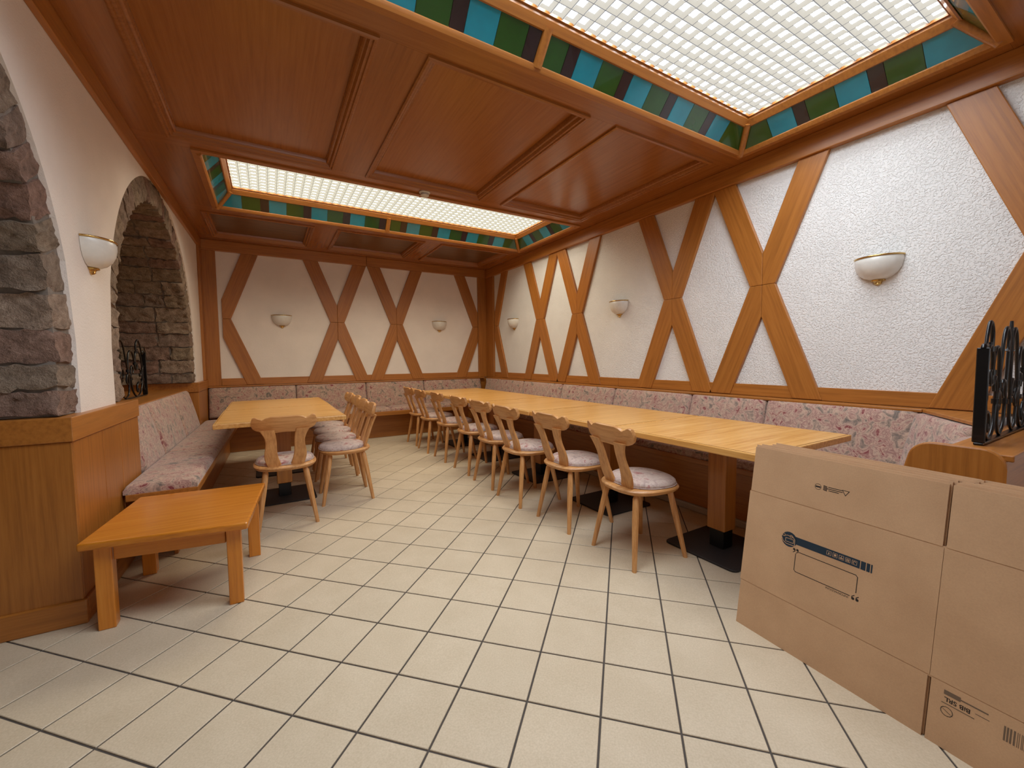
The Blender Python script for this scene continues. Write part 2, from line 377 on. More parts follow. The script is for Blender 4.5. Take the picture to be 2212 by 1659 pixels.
# stone blocks
def stone_mesh(P, rows=(4, 3, 4), amp=0.011, seed=0):
    """P(a, b, c) maps the unit cube to the block; its faces are subdivided and roughened"""
    na, nb, nc = rows; idx = {}; vs_ = []; fs = []
    def vid(i, j, k):
        key = (i, j, k)
        if key not in idx:
            a, b_, c = i/na, j/nb, k/nc
            rd = lambda t: 0.5+(t-0.5)*1.0
            p = Vector(P(a, b_, c)); ctr = Vector(P(0.5, 0.5, 0.5))
            e = sum(1 for t in (a, b_, c) if t in (0, 1))
            d = (p-ctr); p = ctr+d*(1.0-(0.035 if e == 3 else 0.015 if e == 2 else 0.0))
            nv = Vector((mnoise.noise(p*14+Vector((seed, 0, 0))), mnoise.noise(p*14+Vector((0, seed+9, 0))), mnoise.noise(p*14+Vector((0, 0, seed+5)))))
            nv2 = Vector((mnoise.noise(p*46+Vector((seed, 3, 0))), mnoise.noise(p*38+Vector((0, seed+2, 1))), mnoise.noise(p*38+Vector((2, 0, seed)))))
            idx[key] = len(vs_); vs_.append(p+nv*amp*1.0+nv2*amp*1.25+Vector((mnoise.noise(p*95+Vector((seed, 1, 4))), mnoise.noise(p*95+Vector((7, seed, 2))), mnoise.noise(p*95+Vector((3, 8, seed)))))*amp*0.6)
        return idx[key]
    for j in range(nb):
        for k in range(nc):
            fs += [(vid(0, j, k), vid(0, j, k+1), vid(0, j+1, k+1), vid(0, j+1, k)), (vid(na, j, k), vid(na, j+1, k), vid(na, j+1, k+1), vid(na, j, k+1))]
    for i in range(na):
        for k in range(nc):
            fs += [(vid(i, 0, k), vid(i+1, 0, k), vid(i+1, 0, k+1), vid(i, 0, k+1)), (vid(i, nb, k), vid(i, nb, k+1), vid(i+1, nb, k+1), vid(i+1, nb, k))]
    for i in range(na):
        for j in range(nb):
            fs += [(vid(i, j, 0), vid(i, j+1, 0), vid(i+1, j+1, 0), vid(i+1, j, 0)), (vid(i, j, nc), vid(i+1, j, nc), vid(i+1, j+1, nc), vid(i, j+1, nc))]
    return MB().add(vs_, fs)
RS = random.Random(3)
def arch_stones(c, R, zbase):
    Ri = R-0.18; hj = ZS-zbase; Lp = hj*2+math.pi*Ri
    def path(t, rad):                    # rad 0 = inner face, 1 = outer; t from the far foot over the crown to the near foot
        r = Ri+(R+0.016-Ri)*rad
        if t < hj: return c+r, zbase+t
        if t > Lp-hj: return c-r, zbase+(Lp-t)
        a = (t-hj)/Ri; return c+r*math.cos(a), ZS+r*math.sin(a)
    # mortar core behind the stones
    N = 48; mc = MB(); rg = []
    for i in range(N+1):
        t = Lp*i/N; rg.append([(w, lw(path(t, q)[0]), path(t, q)[1]) for w, q in ((-0.021, 0.085), (-TH+0.02, 0.085), (-TH+0.02, 1.03), (-0.021, 1.03))])
    mc.loft(rg); mc.build('mortar_bed', 'mortar', wl_)
    t = 0.0; row = 0
    while t < Lp-0.02:
        h = RS.uniform(0.105, 0.165)
        if Lp-t-h < 0.08: h = Lp-t
        d0 = RS.choice((0.20, 0.30, 0.26)); cuts = [-0.012]
        w = d0
        while w < TH-0.10: cuts.append(-w); w += RS.uniform(0.14, 0.28)
        cuts.append(-TH)
        for q in range(len(cuts)-1):
            w0, w1 = cuts[q], cuts[q+1]; jt = 0.005; prot = RS.uniform(-0.010, 0.004)
            P = lambda a, b_, cc: (w0-0.004*(q > 0)+(w1-w0+0.010)*a, lw(path(t+jt+(h-2*jt)*cc, prot/0.18+(1-prot/0.18)*b_)[0]), path(t+jt+(h-2*jt)*cc, prot/0.18+(1-prot/0.18)*b_)[1])
            ctr = Vector(P(0.5, 0.5, 0.5)); P2 = lambda a, b_, cc: Vector(P(a, b_, cc))-ctr
            o = stone_mesh(P2, (8, 3, 6) if h > 0.12 else (8, 3, 5), 0.011, RS.uniform(0, 90)).build('stone', 'stone', wl_, smooth=50, loc=ctr)
        t += h; row += 1
for c, R, sill, pas in arches: arch_stones(c, R, 0.947)
# wainscot piers beneath the arches, with cap band and plinth
def pier(s0, s1, open_face, boards):
    box('pier_core', 'oak_z', wl_, -TH+0.01, 0.018, lw(s0)+0.012, lw(s1)-0.002, 0.0, 0.90, 0.0)
    n = len(boards)-1
    for i in range(n): box('wainscot_board', 'oak_z', wl_, 0.018, 0.030, lw(boards[i])+0.001, lw(boards[i+1])-0.001, 0.10, 0.835, 0.003)
    if open_face:
        box('wainscot_board', 'oak_z', wl_, -TH, 0.029, lw(s0), lw(s0)+0.012, 0.10, 0.835, 0.003)
        box('plinth', 'oak_x', wl_, -TH, 0.044, lw(s0)-0.014, lw(s0)+0.012, 0.0, 0.112, 0.006, 2)
    mb = MB(); e = 0.008
    mb.box(-TH-0.002, 0.030+e, lw(s0)-e, lw(s1), 0.836, 0.945)
    mb.build('cap_band', 'oak_y', wl_, 0.004, 2)
    box('plinth', 'oak_y', wl_, 0.018, 0.044, lw(s0)+0.012, lw(s1), 0.0, 0.112, 0.006, 2)
pier(2.562, 3.555, True, [2.575, 2.93, 3.20, 3.555])
pier(5.92, 6.715, True, [5.932, 6.70])
# near side of the passage: pier beneath the springing of the first arch
pier(YF+0.02, 0.215, False, [YF+0.03, -1.6, 0.20])
# low wall and ledge board in the second arch
box('sill_wall', 'oak_y', wl_, -TH, -0.12, lw(3.55), lw(5.93), 0.0, 0.845, 0.0)
box('ledge_board', 'oak_y', wl_, -TH-0.02, -0.065, lw(3.557), lw(5.918), 0.846, 0.874, 0.004, 2)
box('cornice_board', 'oak_y', wl_, 0.0, 0.032, lw(YF), lw(6.69), 2.652, ZC, 0.005, 2)
box('corner_board', 'oak_z', wl_, 0.0, 0.030, lw(6.55), lw(6.70), 0.947, 2.651, 0.004, 2)
# rear wall with added window, and the far side beyond the arches
wf = MB(); wx0, wx1, wz0, wz1 = -0.5, 3.1, 0.85, 2.45
wf.box(XL_FAR, wx0, YF-0.15, YF, 0, 3.0).box(wx1, XR, YF-0.15, YF, 0, 3.0).box(wx0, wx1, YF-0.15, YF, 0, wz0).box(wx0, wx1, YF-0.15, YF, wz1, 3.0)
struct(wf.build('wall_rear', 'plaster_smooth'))
win = struct(MB().box(wx0, wx1, YF-0.09, YF-0.085, wz0, wz1).build('added_window_1', 'window_glass'))  # unseen window, added so the fill light has a way in
fr = MB()
for a in (wx0, wx0+1.17, wx0+2.37, wx1-0.06): fr.box(a, a+0.06, YF-0.11, YF-0.05, wz0, wz1)
for z in (wz0, wz1-0.06): fr.box(wx0+0.06, wx1-0.06, YF-0.109, YF-0.051, z, z+0.06)
fr.build('window_frame', 'window_frame_paint', win)
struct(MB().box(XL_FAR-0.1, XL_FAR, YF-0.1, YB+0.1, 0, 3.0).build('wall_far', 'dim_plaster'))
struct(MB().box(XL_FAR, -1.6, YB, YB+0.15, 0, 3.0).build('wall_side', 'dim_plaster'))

# ---- coffered ceiling: boards, recessed panels with mouldings
ceil = struct(MB().box(XL_FAR, XR+0.1, YF-0.1, YB+0.1, 3.02, 3.06).build('ceiling', 'dim_plaster'))
L1 = (-0.42, 3.275, 0.60, 1.98); L2 = (-0.42, 3.265, 3.93, 5.285)
XP = [(-0.55, 0.525), (0.785, 1.875), (2.115, 3.175)]
YP = {'rear': (-1.05, 0.385), 'mid': (2.15, 3.785), 'back': (5.46, 6.47), 'rear2': (-2.95, -1.35)}
def cboard(x0, x1, y0, y1, ax):
    box('ceiling_board', 'veneer_'+ax, ceil, x0+0.0004, x1-0.0004, y0+0.0004, y1-0.0004, ZC, ZC+0.03, 0.0)
XLc, XRc = -0.90, XR
def field(y0, y1, bands):
    ys = [y0]
    for a, b_ in bands: ys += [a, b_]
    ys.append(y1)
    for i in range(0, len(ys), 2): cboard(XLc, XRc, ys[i], ys[i+1], 'x')
    for a, b_ in bands:
        xs = [XLc]+[v for p in XP for v in p]+[XRc]
        for i in range(0, len(xs), 2): cboard(xs[i], xs[i+1], a, b_, 'y')
        for x0, x1 in XP:
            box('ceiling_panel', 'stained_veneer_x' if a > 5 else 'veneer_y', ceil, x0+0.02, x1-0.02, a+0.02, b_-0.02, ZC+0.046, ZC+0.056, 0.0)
            prof = [(-0.006, 0.0), (-0.006, -0.012), (0.004, -0.017), (0.014, -0.015), (0.018, -0.006), (0.024, -0.008), (0.032, -0.006), (0.038, 0.004), (0.041, 0.012), (0.048, 0.010), (0.056, 0.015), (0.062, 0.028), (0.063, 0.047), (0.0, 0.047)]
            cx, cy = (x0+x1)/2, (a+b_)/2
            rg = []
            for d, z in prof:
                rg.append([(x0+d-cx, a+d-cy, z), (x1-d-cx, a+d-cy, z), (x1-d-cx, b_-d-cy, z), (x0+d-cx, b_-d-cy, z)])
            MB().loft(rg+[rg[0]], False, False).build('panel_moulding', 'veneer_x', ceil, smooth=30, loc=(cx, cy, ZC-0.0002))
field(YF, L1[2], [YP['rear2'], YP['rear']])
field(L1[3], L2[2], [YP['mid']])
field(L2[3], YB, [YP['back']])
for Lr in (L1, L2):
    cboard(XLc, Lr[0], Lr[2], Lr[3], 'y'); cboard(Lr[1], XRc, Lr[2], Lr[3], 'y')
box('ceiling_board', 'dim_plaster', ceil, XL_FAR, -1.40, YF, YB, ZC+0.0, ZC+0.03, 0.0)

# ---- two boxed ceiling lights with coloured glass borders
def ceiling_light(Lr, label, flat, side, ridge, pitch_, warm):
    x0, x1, y0, y1 = Lr; cx, cy = (x0+x1)/2, (y0+y1)/2
    t = thing('ceiling_light', label, 'ceiling light', (cx, cy, ZC), 0, 'boxed ceiling lights')
    def ring(d, z): return [(x0+d-cx, y0+d-cy, z), (x1-d-cx, y0+d-cy, z), (x1-d-cx, y1-d-cy, z), (x0+d-cx, y1-d-cy, z)]
    def loop(name, prof, mat):
        rg = [ring(d, z) for d, z in prof]; return MB().loft(rg+[rg[0]], False, False).build(name, mat, t, smooth=25)
    loop('outer_frame', [(-0.018, -0.001), (-0.018, -0.014), (0.026, -0.017), (0.034, -0.008), (0.040, 0.006), (0.030, 0.03), (-0.002, 0.03), (-0.002, -0.001)], 'oak_x')
    loop('inner_frame', [(0.128, 0.118), (0.138, 0.118), (0.164, 0.154), (0.166, 0.168), (0.176, 0.169), (0.178, 0.196), (0.145, 0.196), (0.130, 0.140)], 'oak_x')
    d0, d1, z0, z1 = 0.028, 0.140, 0.004, 0.136
    zz = lambda d: z0+(z1-z0)*(d-d0)/(d1-d0)
    W, D = x1-x0, y1-y0
    sides = {'back': (Vector((x0-cx, y1-cy, 0)), Vector((1, 0, 0)), Vector((0, -1, 0)), W), 'front': (Vector((x0-cx, y0-cy, 0)), Vector((1, 0, 0)), Vector((0, 1, 0)), W),
             'left': (Vector((x0-cx, y1-cy, 0)), Vector((0, -1, 0)), Vector((1, 0, 0)), D), 'right': (Vector((x1-cx, y1-cy, 0)), Vector((0, -1, 0)), Vector((-1, 0, 0)), D)}
    m = 0.030
    def pane(o, Dv, Nv, L, ta, tb_, col, first, last):
        def P(tt, d, off): 
            n_ = Vector((0, 0, -1))*(d1-d0)+Nv*(z1-z0); n_.normalize()
            p = o+Dv*tt+Nv*d; p.z = zz(d); return p+n_*off
        def lo(d): return d+m if first else ta+0.0015
        def hi(d): return L-d-m if last else tb_-0.0015
        q = [P(lo(d0), d0, 0), P(hi(d0), d0, 0), P(hi(d1), d1, 0), P(lo(d1), d1, 0)]
        c = sum(q, Vector())/4
        q2 = [P(lo(d0), d0, -0.006), P(hi(d0), d0, -0.006), P(hi(d1), d1, -0.006), P(lo(d1), d1, -0.006)]
        MB().loft([[v-c for v in q], [v-c for v in q2]]).build('glass_pane', 'pane_'+col, t, loc=c)
    bw, gw, pw = 0.166, 0.166, 0.078
    seqs = {}
    # along x: blue, green, plum from the left up to a middle post, then on from a short green
    xp = 1.325-x0
    def run_x():
        out = []; tt = xp-0.028; order = [('plum', pw), ('green', gw), ('blue', bw)]; i = 0
        while tt > 0.0:
            c, w = order[i % 3]; out.append((max(tt-w, 0.0), tt, c)); tt -= w; i += 1
        while out[-1][1] < 0.17: out.pop(); out[-1] = (0.0, out[-1][1], out[-1][2])
        tt = xp+0.028; order = [('green', 0.125), ('plum', pw), ('blue', bw), ('green', gw)]; i = 0; seq = [order[0]]
        while tt < W:
            c, w = order[0] if i == 0 else [('plum', pw), ('blue', bw), ('green', gw)][(i-1) % 3]
            out.append((tt, min(tt+w, W), c)); tt += w; i += 1
        while W-out[-1][0] < 0.17:
            out.pop(); out[-1] = (out[-1][0], W, out[-1][2])
        return out
    def run_y(start):
        out = []; tt = 0.0; i = 0
        order = {'green': ['green', 'blue', 'plum'], 'blue': ['blue', 'green', 'plum']}[start]; wd = {'green': gw, 'blue': bw, 'plum': pw}
        while tt < D:
            c = order[i % 3]; w = wd[c]+(0.105 if i == 0 else 0.0); out.append((tt, min(tt+w, D), c)); tt += w; i += 1
        while D-out[-1][0] < 0.17: out.pop(); out[-1] = (out[-1][0], D, out[-1][2])
        return out
    for key, (o, Dv, Nv, L) in sides.items():
        seq = run_x() if key in ('back', 'front') else run_y('green' if key == 'right' else 'blue')
        seq.sort()
        for a, b_, c in seq: pane(o, Dv, Nv, L, a, b_, c, a <= 0.0, b_ >= L-1e-6)
        # lead strips behind the joints
        if key in ('back', 'front'):
            p0 = o+Dv*xp+Nv*0.028; p0.z = zz(0.028); p1 = o+Dv*xp+Nv*0.140; p1.z = zz(0.140)
            MB().tube([p0, (p0+p1)/2, p1], 0.027, 8).build('glazing_bar', 'oak_z', t, smooth=60)
        bk = []
        for d, f in ((d0-0.01, 0.0105), (d1+0.01, 0.0105)):
            for tt in (d+0.004, L-d-0.004):
                p = o+Dv*tt+Nv*(d-f*0.5); p.z = zz(d)+f*0.5; bk.append(p)
        MB().add([bk[0], bk[1], bk[3], bk[2]], [(0, 1, 2, 3)]).build('pane_backing', 'caming', t)
    for sx, sy, ex, ey in ((x0, y0, 1, 1), (x1, y0, -1, 1), (x1, y1, -1, -1), (x0, y1, 1, -1)):
        p0 = Vector((sx-cx+ex*0.020, sy-cy+ey*0.020, zz(0.016))); p1 = Vector((sx-cx+ex*0.150, sy-cy+ey*0.150, zz(0.142)))
        MB().tube([p0, (p0+p1)/2, p1], 0.027, 8).build('mitre_bar', 'oak_z', t, smooth=60)
    # moulded diffuser: shallow cups between ridges, their shading put into the facet glow
    df = MB(); zd = 0.178; nx = int(round((W-0.34)/pitch_)); ny = int(round((D-0.34)/pitch_)); px_, py_ = (W-0.34)/nx, (D-0.34)/ny
    for i in range(nx):
        for j in range(ny):
            ax_, ay_ = x0-cx+0.17+(i+0.5)*px_, y0-cy+0.17+(j+0.5)*py_
            q = lambda fx, fy, z: [(ax_-fx*px_, ay_-fy*py_, z), (ax_+fx*px_, ay_-fy*py_, z), (ax_+fx*px_, ay_+fy*py_, z), (ax_-fx*px_, ay_+fy*py_, z)]
            A, B_, D_ = q(0.5, 0.5, zd), q(0.475, 0.475, zd), q(0.25, 0.25, zd+0.017)
            for k in range(4):
                k2 = (k+1) % 4
                df.add([A[k], A[k2], B_[k2], B_[k]], [(3, 2, 1, 0)], 2); df.add([B_[k], B_[k2], D_[k2], D_[k]], [(3, 2, 1, 0)], 3 if k in (1, 2) else 1)
            df.add(D_, [(3, 2, 1, 0)], 0)
    me = bpy.data.meshes.new('diffuser'); me.from_pydata(df.v, [], df.f)
    for p, mi in zip(me.polygons, df.mi): p.material_index = mi
    link('diffuser', me, [flat, side, ridge, side+'_dim'], t)
    return t
ceiling_light(L1, 'large near ceiling light with bright white waffled panel and coloured glass border', 'day_flat', 'day_side', 'day_ridge', 0.078, 0)
ceiling_light(L2, 'far ceiling light with creamy waffled panel, behind the three big coffers', 'tube_flat', 'tube_side', 'tube_ridge', 0.078, 1)
# smoke detector
t = thing('smoke_detector', 'small round white smoke detector on the ceiling by the far light', 'smoke detector', (1.335, 3.862, ZC))
def lathe(prof, n=24):
    return MB().loft([[(r*math.cos(2*math.pi*k/n), r*math.sin(2*math.pi*k/n), z) for k in range(n)] for r, z in prof])
lathe([(0.052, 0.0), (0.052, -0.010), (0.044, -0.016)]).build('base', 'detector', t, smooth=40)
lathe([(0.036, -0.016), (0.040, -0.022), (0.040, -0.034), (0.030, -0.042), (0.012, -0.044)]).build('sensor_head', 'detector', t, smooth=40)

# ---- wall sconces: half bowl of white glass, brass rim and finial
def make_sconce():
    t = thing('wall_sconce', '', 'wall lamp', (0, 0, 0), 0, 'wall sconces')
    n = 20; prof = [(0.122, 0.100, 0.0), (0.126, 0.106, -0.012), (0.125, 0.106, -0.035), (0.117, 0.100, -0.070), (0.100, 0.086, -0.102), (0.074, 0.064, -0.126), (0.046, 0.042, -0.138), (0.030, 0.030, -0.142)]
    def half(r, d, z): return [(r*math.cos(math.pi*k/n), d*math.sin(math.pi*k/n)+0.002, z) for k in range(n+1)]
    mb = MB(); outer = [half(*p) for p in prof]; inner = [half(p[0]-0.006, p[1]-0.006, p[2]+(0.003 if i else 0)) for i, p in enumerate(prof)][::-1]
    mb.loft(outer+inner+[outer[0]], False, False, closed=False).build('glass_bowl', 'sconce_glass', t, smooth=60)
    MB().tube([(x, y, 0.001) for x, y, z in half(0.125, 0.104, 0)], 0.0055, 8).build('brass_rim', 'brass', t, smooth=60)
    fin = [(0.036, -0.140), (0.040, -0.145), (0.038, -0.150), (0.026, -0.153), (0.020, -0.160), (0.022, -0.166), (0.014, -0.173), (0.004, -0.177)]
    mb = MB(); mb.loft([[(r*math.cos(math.pi*k/12), r*0.9*math.sin(math.pi*k/12)+0.0005, z) for k in range(13)] for r, z in fin], True, True, closed=True).build('finial', 'brass', t, smooth=50)
    MB().box(-0.02, 0.02, 0.0, 0.006, -0.15, -0.06).build('back_plate', 'brass', t, 0.002)
    return t
sc = make_sconce()
spots = [((XR, 1.131, 1.818), R_(90), 'white glass wall sconce on the plain panel nearest the iron screen'),
         ((XR, 3.432, 1.818), R_(90), 'white glass wall sconce between the middle timber crosses of the long wall'),
         ((XR, 5.757, 1.822), R_(90), 'white glass wall sconce on the long wall nearest the far corner'),
         ((0.184, YB, 1.826), R_(180), 'white glass wall sconce on the wide back wall panel by the left post'),
         ((2.531, YB, 1.826), R_(180), 'white glass wall sconce on the back wall panel by the right corner'),
         ((-0.80+math.sin(LA)*0.53, 2.5+0.53*math.cos(LA), 1.826), -R_(90)-LA, 'white glass wall sconce on the plaster pier between the stone arches')]
for i, (loc, rz_, lab) in enumerate(spots):
    s = sc if i == 0 else copy_tree(sc)
    s.location = loc; s.rotation_euler = (0, 0, rz_); s['label'] = lab

# ================================================================== BENCHES
def cushion(name, fn, L, Wd, th, parent, mat='bench_fabric', nu=10, nv=6, bulge=0.012, loc=(0, 0, 0)):
    """padded slab: fn(u, v, t) -> point, u along the length, v across, t out of the face; rounded edges"""
    mb = MB(); e = min(0.03, th*0.6)
    us = [0, e*0.3, e]+[e+(L-2*e)*i/nu for i in range(1, nu)]+[L-e, L-e*0.3, L]; vs2 = [0, e*0.3, e]+[e+(Wd-2*e)*i/nv for i in range(1, nv)]+[Wd-e, Wd-e*0.3, Wd]
    def h(u, v):
        du = min(u, L-u); dv = min(v, Wd-v)
        fe = lambda d: 1.0 if d >= e else math.sqrt(max(0.0, 1-(1-d/e)**2))
        return th*(0.45+0.55*fe(du)*fe(dv))+bulge*math.sqrt(max(0.0, math.sin(math.pi*u/L)))*math.sin(math.pi*v/Wd)
    idx = {}
    P = []; F = []
    for i, u in enumerate(us):
        for j, v in enumerate(vs2): idx[i, j] = len(P); P.append(Vector(fn(u, v, h(u, v))))
    for i in range(len(us)-1):
        for j in range(len(vs2)-1): F.append((idx[i, j], idx[i+1, j], idx[i+1, j+1], idx[i, j+1]))
    bd = [(i, 0) for i in range(len(us))]+[(len(us)-1, j) for j in range(1, len(vs2))]+[(i, len(vs2)-1) for i in range(len(us)-2, -1, -1)]+[(0, j) for j in range(len(vs2)-2, 0, -1)]
    b0 = len(P)
    for i, j in bd: P.append(Vector(fn(us[i], vs2[j], 0.0)))
    nb = len(bd)
    for k in range(nb):
        k2 = (k+1) % nb; F.append((idx[bd[k]], b0+k, b0+k2, idx[bd[k2]]))
    F.append(tuple(b0+k for k in range(nb)))
    c = sum(P, Vector())/len(P)
    return MB().add([p-c for p in P], F).build(name, mat, parent, smooth=55, loc=c)
SB = 0.42                                # top of the seat boards
# right bench along the long wall
rb = thing('bench', 'long patterned wall bench behind the joined tables, ending in a rounded side panel', 'bench', (3.1, 3.5, 0), 0)
ox, oy = 3.1, 3.5
def rbx(name, mat, x0, x1, y0, y1, z0, z1, bv=0.004): return box(name, mat, rb, x0-ox, x1-ox, y0-oy, y1-oy, z0, z1, bv, 2)
rbx('front_panel', 'oak_y', 2.775, 2.795, 1.10, 6.20, 0.055, SB-0.04)
rbx('skirting', 'skirting', 2.765, 2.80, 1.10, 6.20, 0.0, 0.054, 0.012)
rbx('seat_board', 'oak_y', 2.735, 3.30, 0.98, 6.20, SB-0.035, SB)
rbx('back_board', 'oak_y', 3.40, 3.425, 0.92, 6.62, 0.0, 0.84)
rbx('ledge', 'oak_y', 3.335, 3.428, 0.86, 6.60, 0.843, 0.861)
ycut = [0.985, 1.75, 2.41, 3.38, 4.34, 5.28, 6.18]
def lean(x0, z0, x1, z1):
    """local frame of a leaning cushion face: from its foot to its head"""
    d = Vector((x1-x0, 0, z1-z0)); ln = d.length; d.normalize(); return d, ln
for i in range(len(ycut)-1):
    a, b_ = ycut[i]+0.002, ycut[i+1]-0.002
    cushion('seat_cushion', lambda u, v, t_: (2.755+v-ox, a+u-oy, SB+t_), b_-a, 0.47, 0.05, rb)
ycb = [0.87, 1.75, 2.41, 3.38, 4.34, 5.30, 6.54]
d_, ln_ = lean(3.285, 0.44, 3.39, 0.842); nrm_ = Vector((-d_.z, 0, d_.x))
for i in range(len(ycb)-1):
    a, b_ = ycb[i]+0.002, ycb[i+1]-0.002
    def f(u, v, t_): p = Vector((3.285-ox, a+u-oy, 0.44))+d_*v+nrm_*t_; return p
    cushion('back_cushion', f, b_-a, ln_, 0.06, rb)
# back bench
bb = thing('bench', 'upholstered wall bench along the back wall under the timber crosses', 'bench', (1.0, 6.5, 0), 0)
ox2, oy2 = 1.0, 6.5
def bbx(name, mat, x0, x1, y0, y1, z0, z1, bv=0.004): return box(name, mat, bb, x0-ox2, x1-ox2, y0-oy2, y1-oy2, z0, z1, bv, 2)
bbx('front_panel', 'oak_x', -0.60, 2.77, 6.44, 6.46, 0.0, SB-0.06)
bbx('seat_board', 'oak_x', -0.42, 2.733, 6.215, 6.60, SB-0.062, SB)
bbx('back_board', 'oak_x', -0.692, 3.395, 6.68, 6.705, 0.0, 0.84)
bbx('ledge', 'oak_x', -0.692, 3.333, 6.615, 6.706, 0.843, 0.861)
xc = [-0.38, 0.60, 1.56, 2.735]
for i in range(3):
    a, b_ = xc[i]+0.002, xc[i+1]-0.002
    cushion('seat_cushion', lambda u, v, t_: (a+u-ox2, 6.235+v-oy2, SB+t_), b_-a, 0.36, 0.05, bb)
d2, ln2 = Vector((0, 0.105, 0.402)).normalized(), Vector((0, 0.105, 0.402)).length; n2 = Vector((0, -d2.z, d2.y))
xcb = [-0.692, 0.32, 1.28, 2.20, 3.25]
for i in range(4):
    a, b_ = xcb[i]+0.002, xcb[i+1]-0.002
    def f(u, v, t_): return Vector((a+u-ox2, 6.57-oy2, 0.44))+d2*v+n2*t_
    cushion('back_cushion', f, b_-a, ln2, 0.055, bb)
# left bench against the second arch (wall frame)
lb = thing('bench', 'upholstered bench below the stone arch, left of the shorter table row', 'bench', (-0.80, 2.5, 0), -LA)
def lbx(name, mat, x0, x1, s0, s1, z0, z1, bv=0.004): return box(name, mat, lb, x0, x1, lw(s0), lw(s1), z0, z1, bv, 2)
lbx('front_panel', 'oak_y', 0.24, 0.26, 3.20, 6.40, 0.0, SB-0.045)
lbx('seat_board', 'oak_y', 0.046, 0.385, 3.14, 6.205, SB-0.040, SB)
for a, b_ in ((3.145, 4.2), (4.2, 5.25), (5.25, 6.20)):
    cushion('seat_cushion', lambda u, v, t_: (0.036+v, lw(a+u), SB+t_), b_-a-0.002, 0.345, 0.052, lb)
d3, ln3 = Vector((-0.10, 0, 0.42)).normalized(), Vector((-0.10, 0, 0.42)).length; n3 = Vector((d3.z, 0, -d3.x))
for a, b_ in ((3.56, 4.12), (4.12, 4.98), (4.98, 5.78)):
    def f(u, v, t_): return Vector((0.0, lw(a+u), 0.440))+d3*v+n3*t_
    cushion('back_cushion', f, b_-a-0.003, ln3, 0.06, lb)
lbx('back_board', 'oak_y', -0.118, -0.098, 3.56, 5.90, 0.0, 0.845)
# return bench with divider at the near end of the long wall
nb_ = rb; ox4, oy4 = ox, oy
def nbx(name, mat, x0, x1, y0, y1, z0, z1, bv=0.004): return box(name, mat, nb_, x0-ox4, x1-ox4, y0-oy4, y1-oy4, z0, z1, bv, 2)
nbx('divider_wall', 'oak_x', 2.372, 3.425, 0.372, 0.505, 0.0, 0.780)
nbx('divider_top', 'oak_x', 2.372, 3.428, 0.354, 0.545, 0.781, 0.806)
pan = [(0.365, 0.0), (0.365, 0.755)]+arc((0.435, 0.755), 0.07, math.pi, math.pi/2, 6)+arc((0.565, 0.745), 0.08, math.pi/2, 0.15, 7)+[(0.665, 0.66), (0.690, 0.56), (0.71, 0.47), (0.75, 0.44), (0.96, 0.43)]+arc((0.96, 0.40), 0.03, math.pi/2, 0, 3)+[(0.99, 0.0)]
MB().prism([(p-oy4, q) for p, q in pan], lambda p, q, tt: (tt, p, q), 2.342-ox4, 2.370-ox4).build('end_panel', 'oak_z', nb_, 0.006, 2)
nbx('seat_board', 'oak_x', 2.372, 3.32, 0.56, 0.975, SB-0.035, SB)
cushion('seat_cushion', lambda u, v, t_: (2.39+u-ox4, 0.63+v-oy4, SB+t_), 0.88, 0.34, 0.05, nb_)
nbx('front_panel', 'oak_x', 2.40, 2.76, 0.93, 0.95, 0.0, SB-0.04)
# diagonal corner back, then the back along the divider
pA, pB, pC = Vector((3.385, 0.86, 0)), Vector((2.90, 0.535, 0)), Vector((2.40, 0.515, 0))
for P0, P1, nm in ((pA, pB, 'back_cushion'), (pB, pC, 'back_cushion')):
    e = (P1-P0); L_ = e.length; e.normalize(); nn = Vector((e.y, -e.x, 0)); nn = nn if nn.y > 0 else -nn
    up_ = (Vector((0, 0, 1))-nn*0.25).normalized(); no_ = (nn+Vector((0, 0, 0.25))).normalized()
    def f(u, v, t_): p = P0+e*(0.004+u)+nn*0.10+up_*v+no_*t_; return (p.x-ox4, p.y-oy4, p.z+0.44)
    cushion(nm, f, L_-0.008, 0.405 if P0 is pA else 0.36, 0.05, nb_)
MB().prism([(3.425-ox4, 0.858-oy4), (3.335-ox4, 0.858-oy4), (2.870-ox4, 0.547-oy4), (3.425-ox4, 0.547-oy4)], lambda p, q, tt: (p, q, tt), 0.843, 0.861).build('ledge', 'oak_x', nb_, 0.003, 2)
nbx('back_fill', 'oak_x', 3.0, 3.42, 0.51, 0.60, 0.0, 0.80)

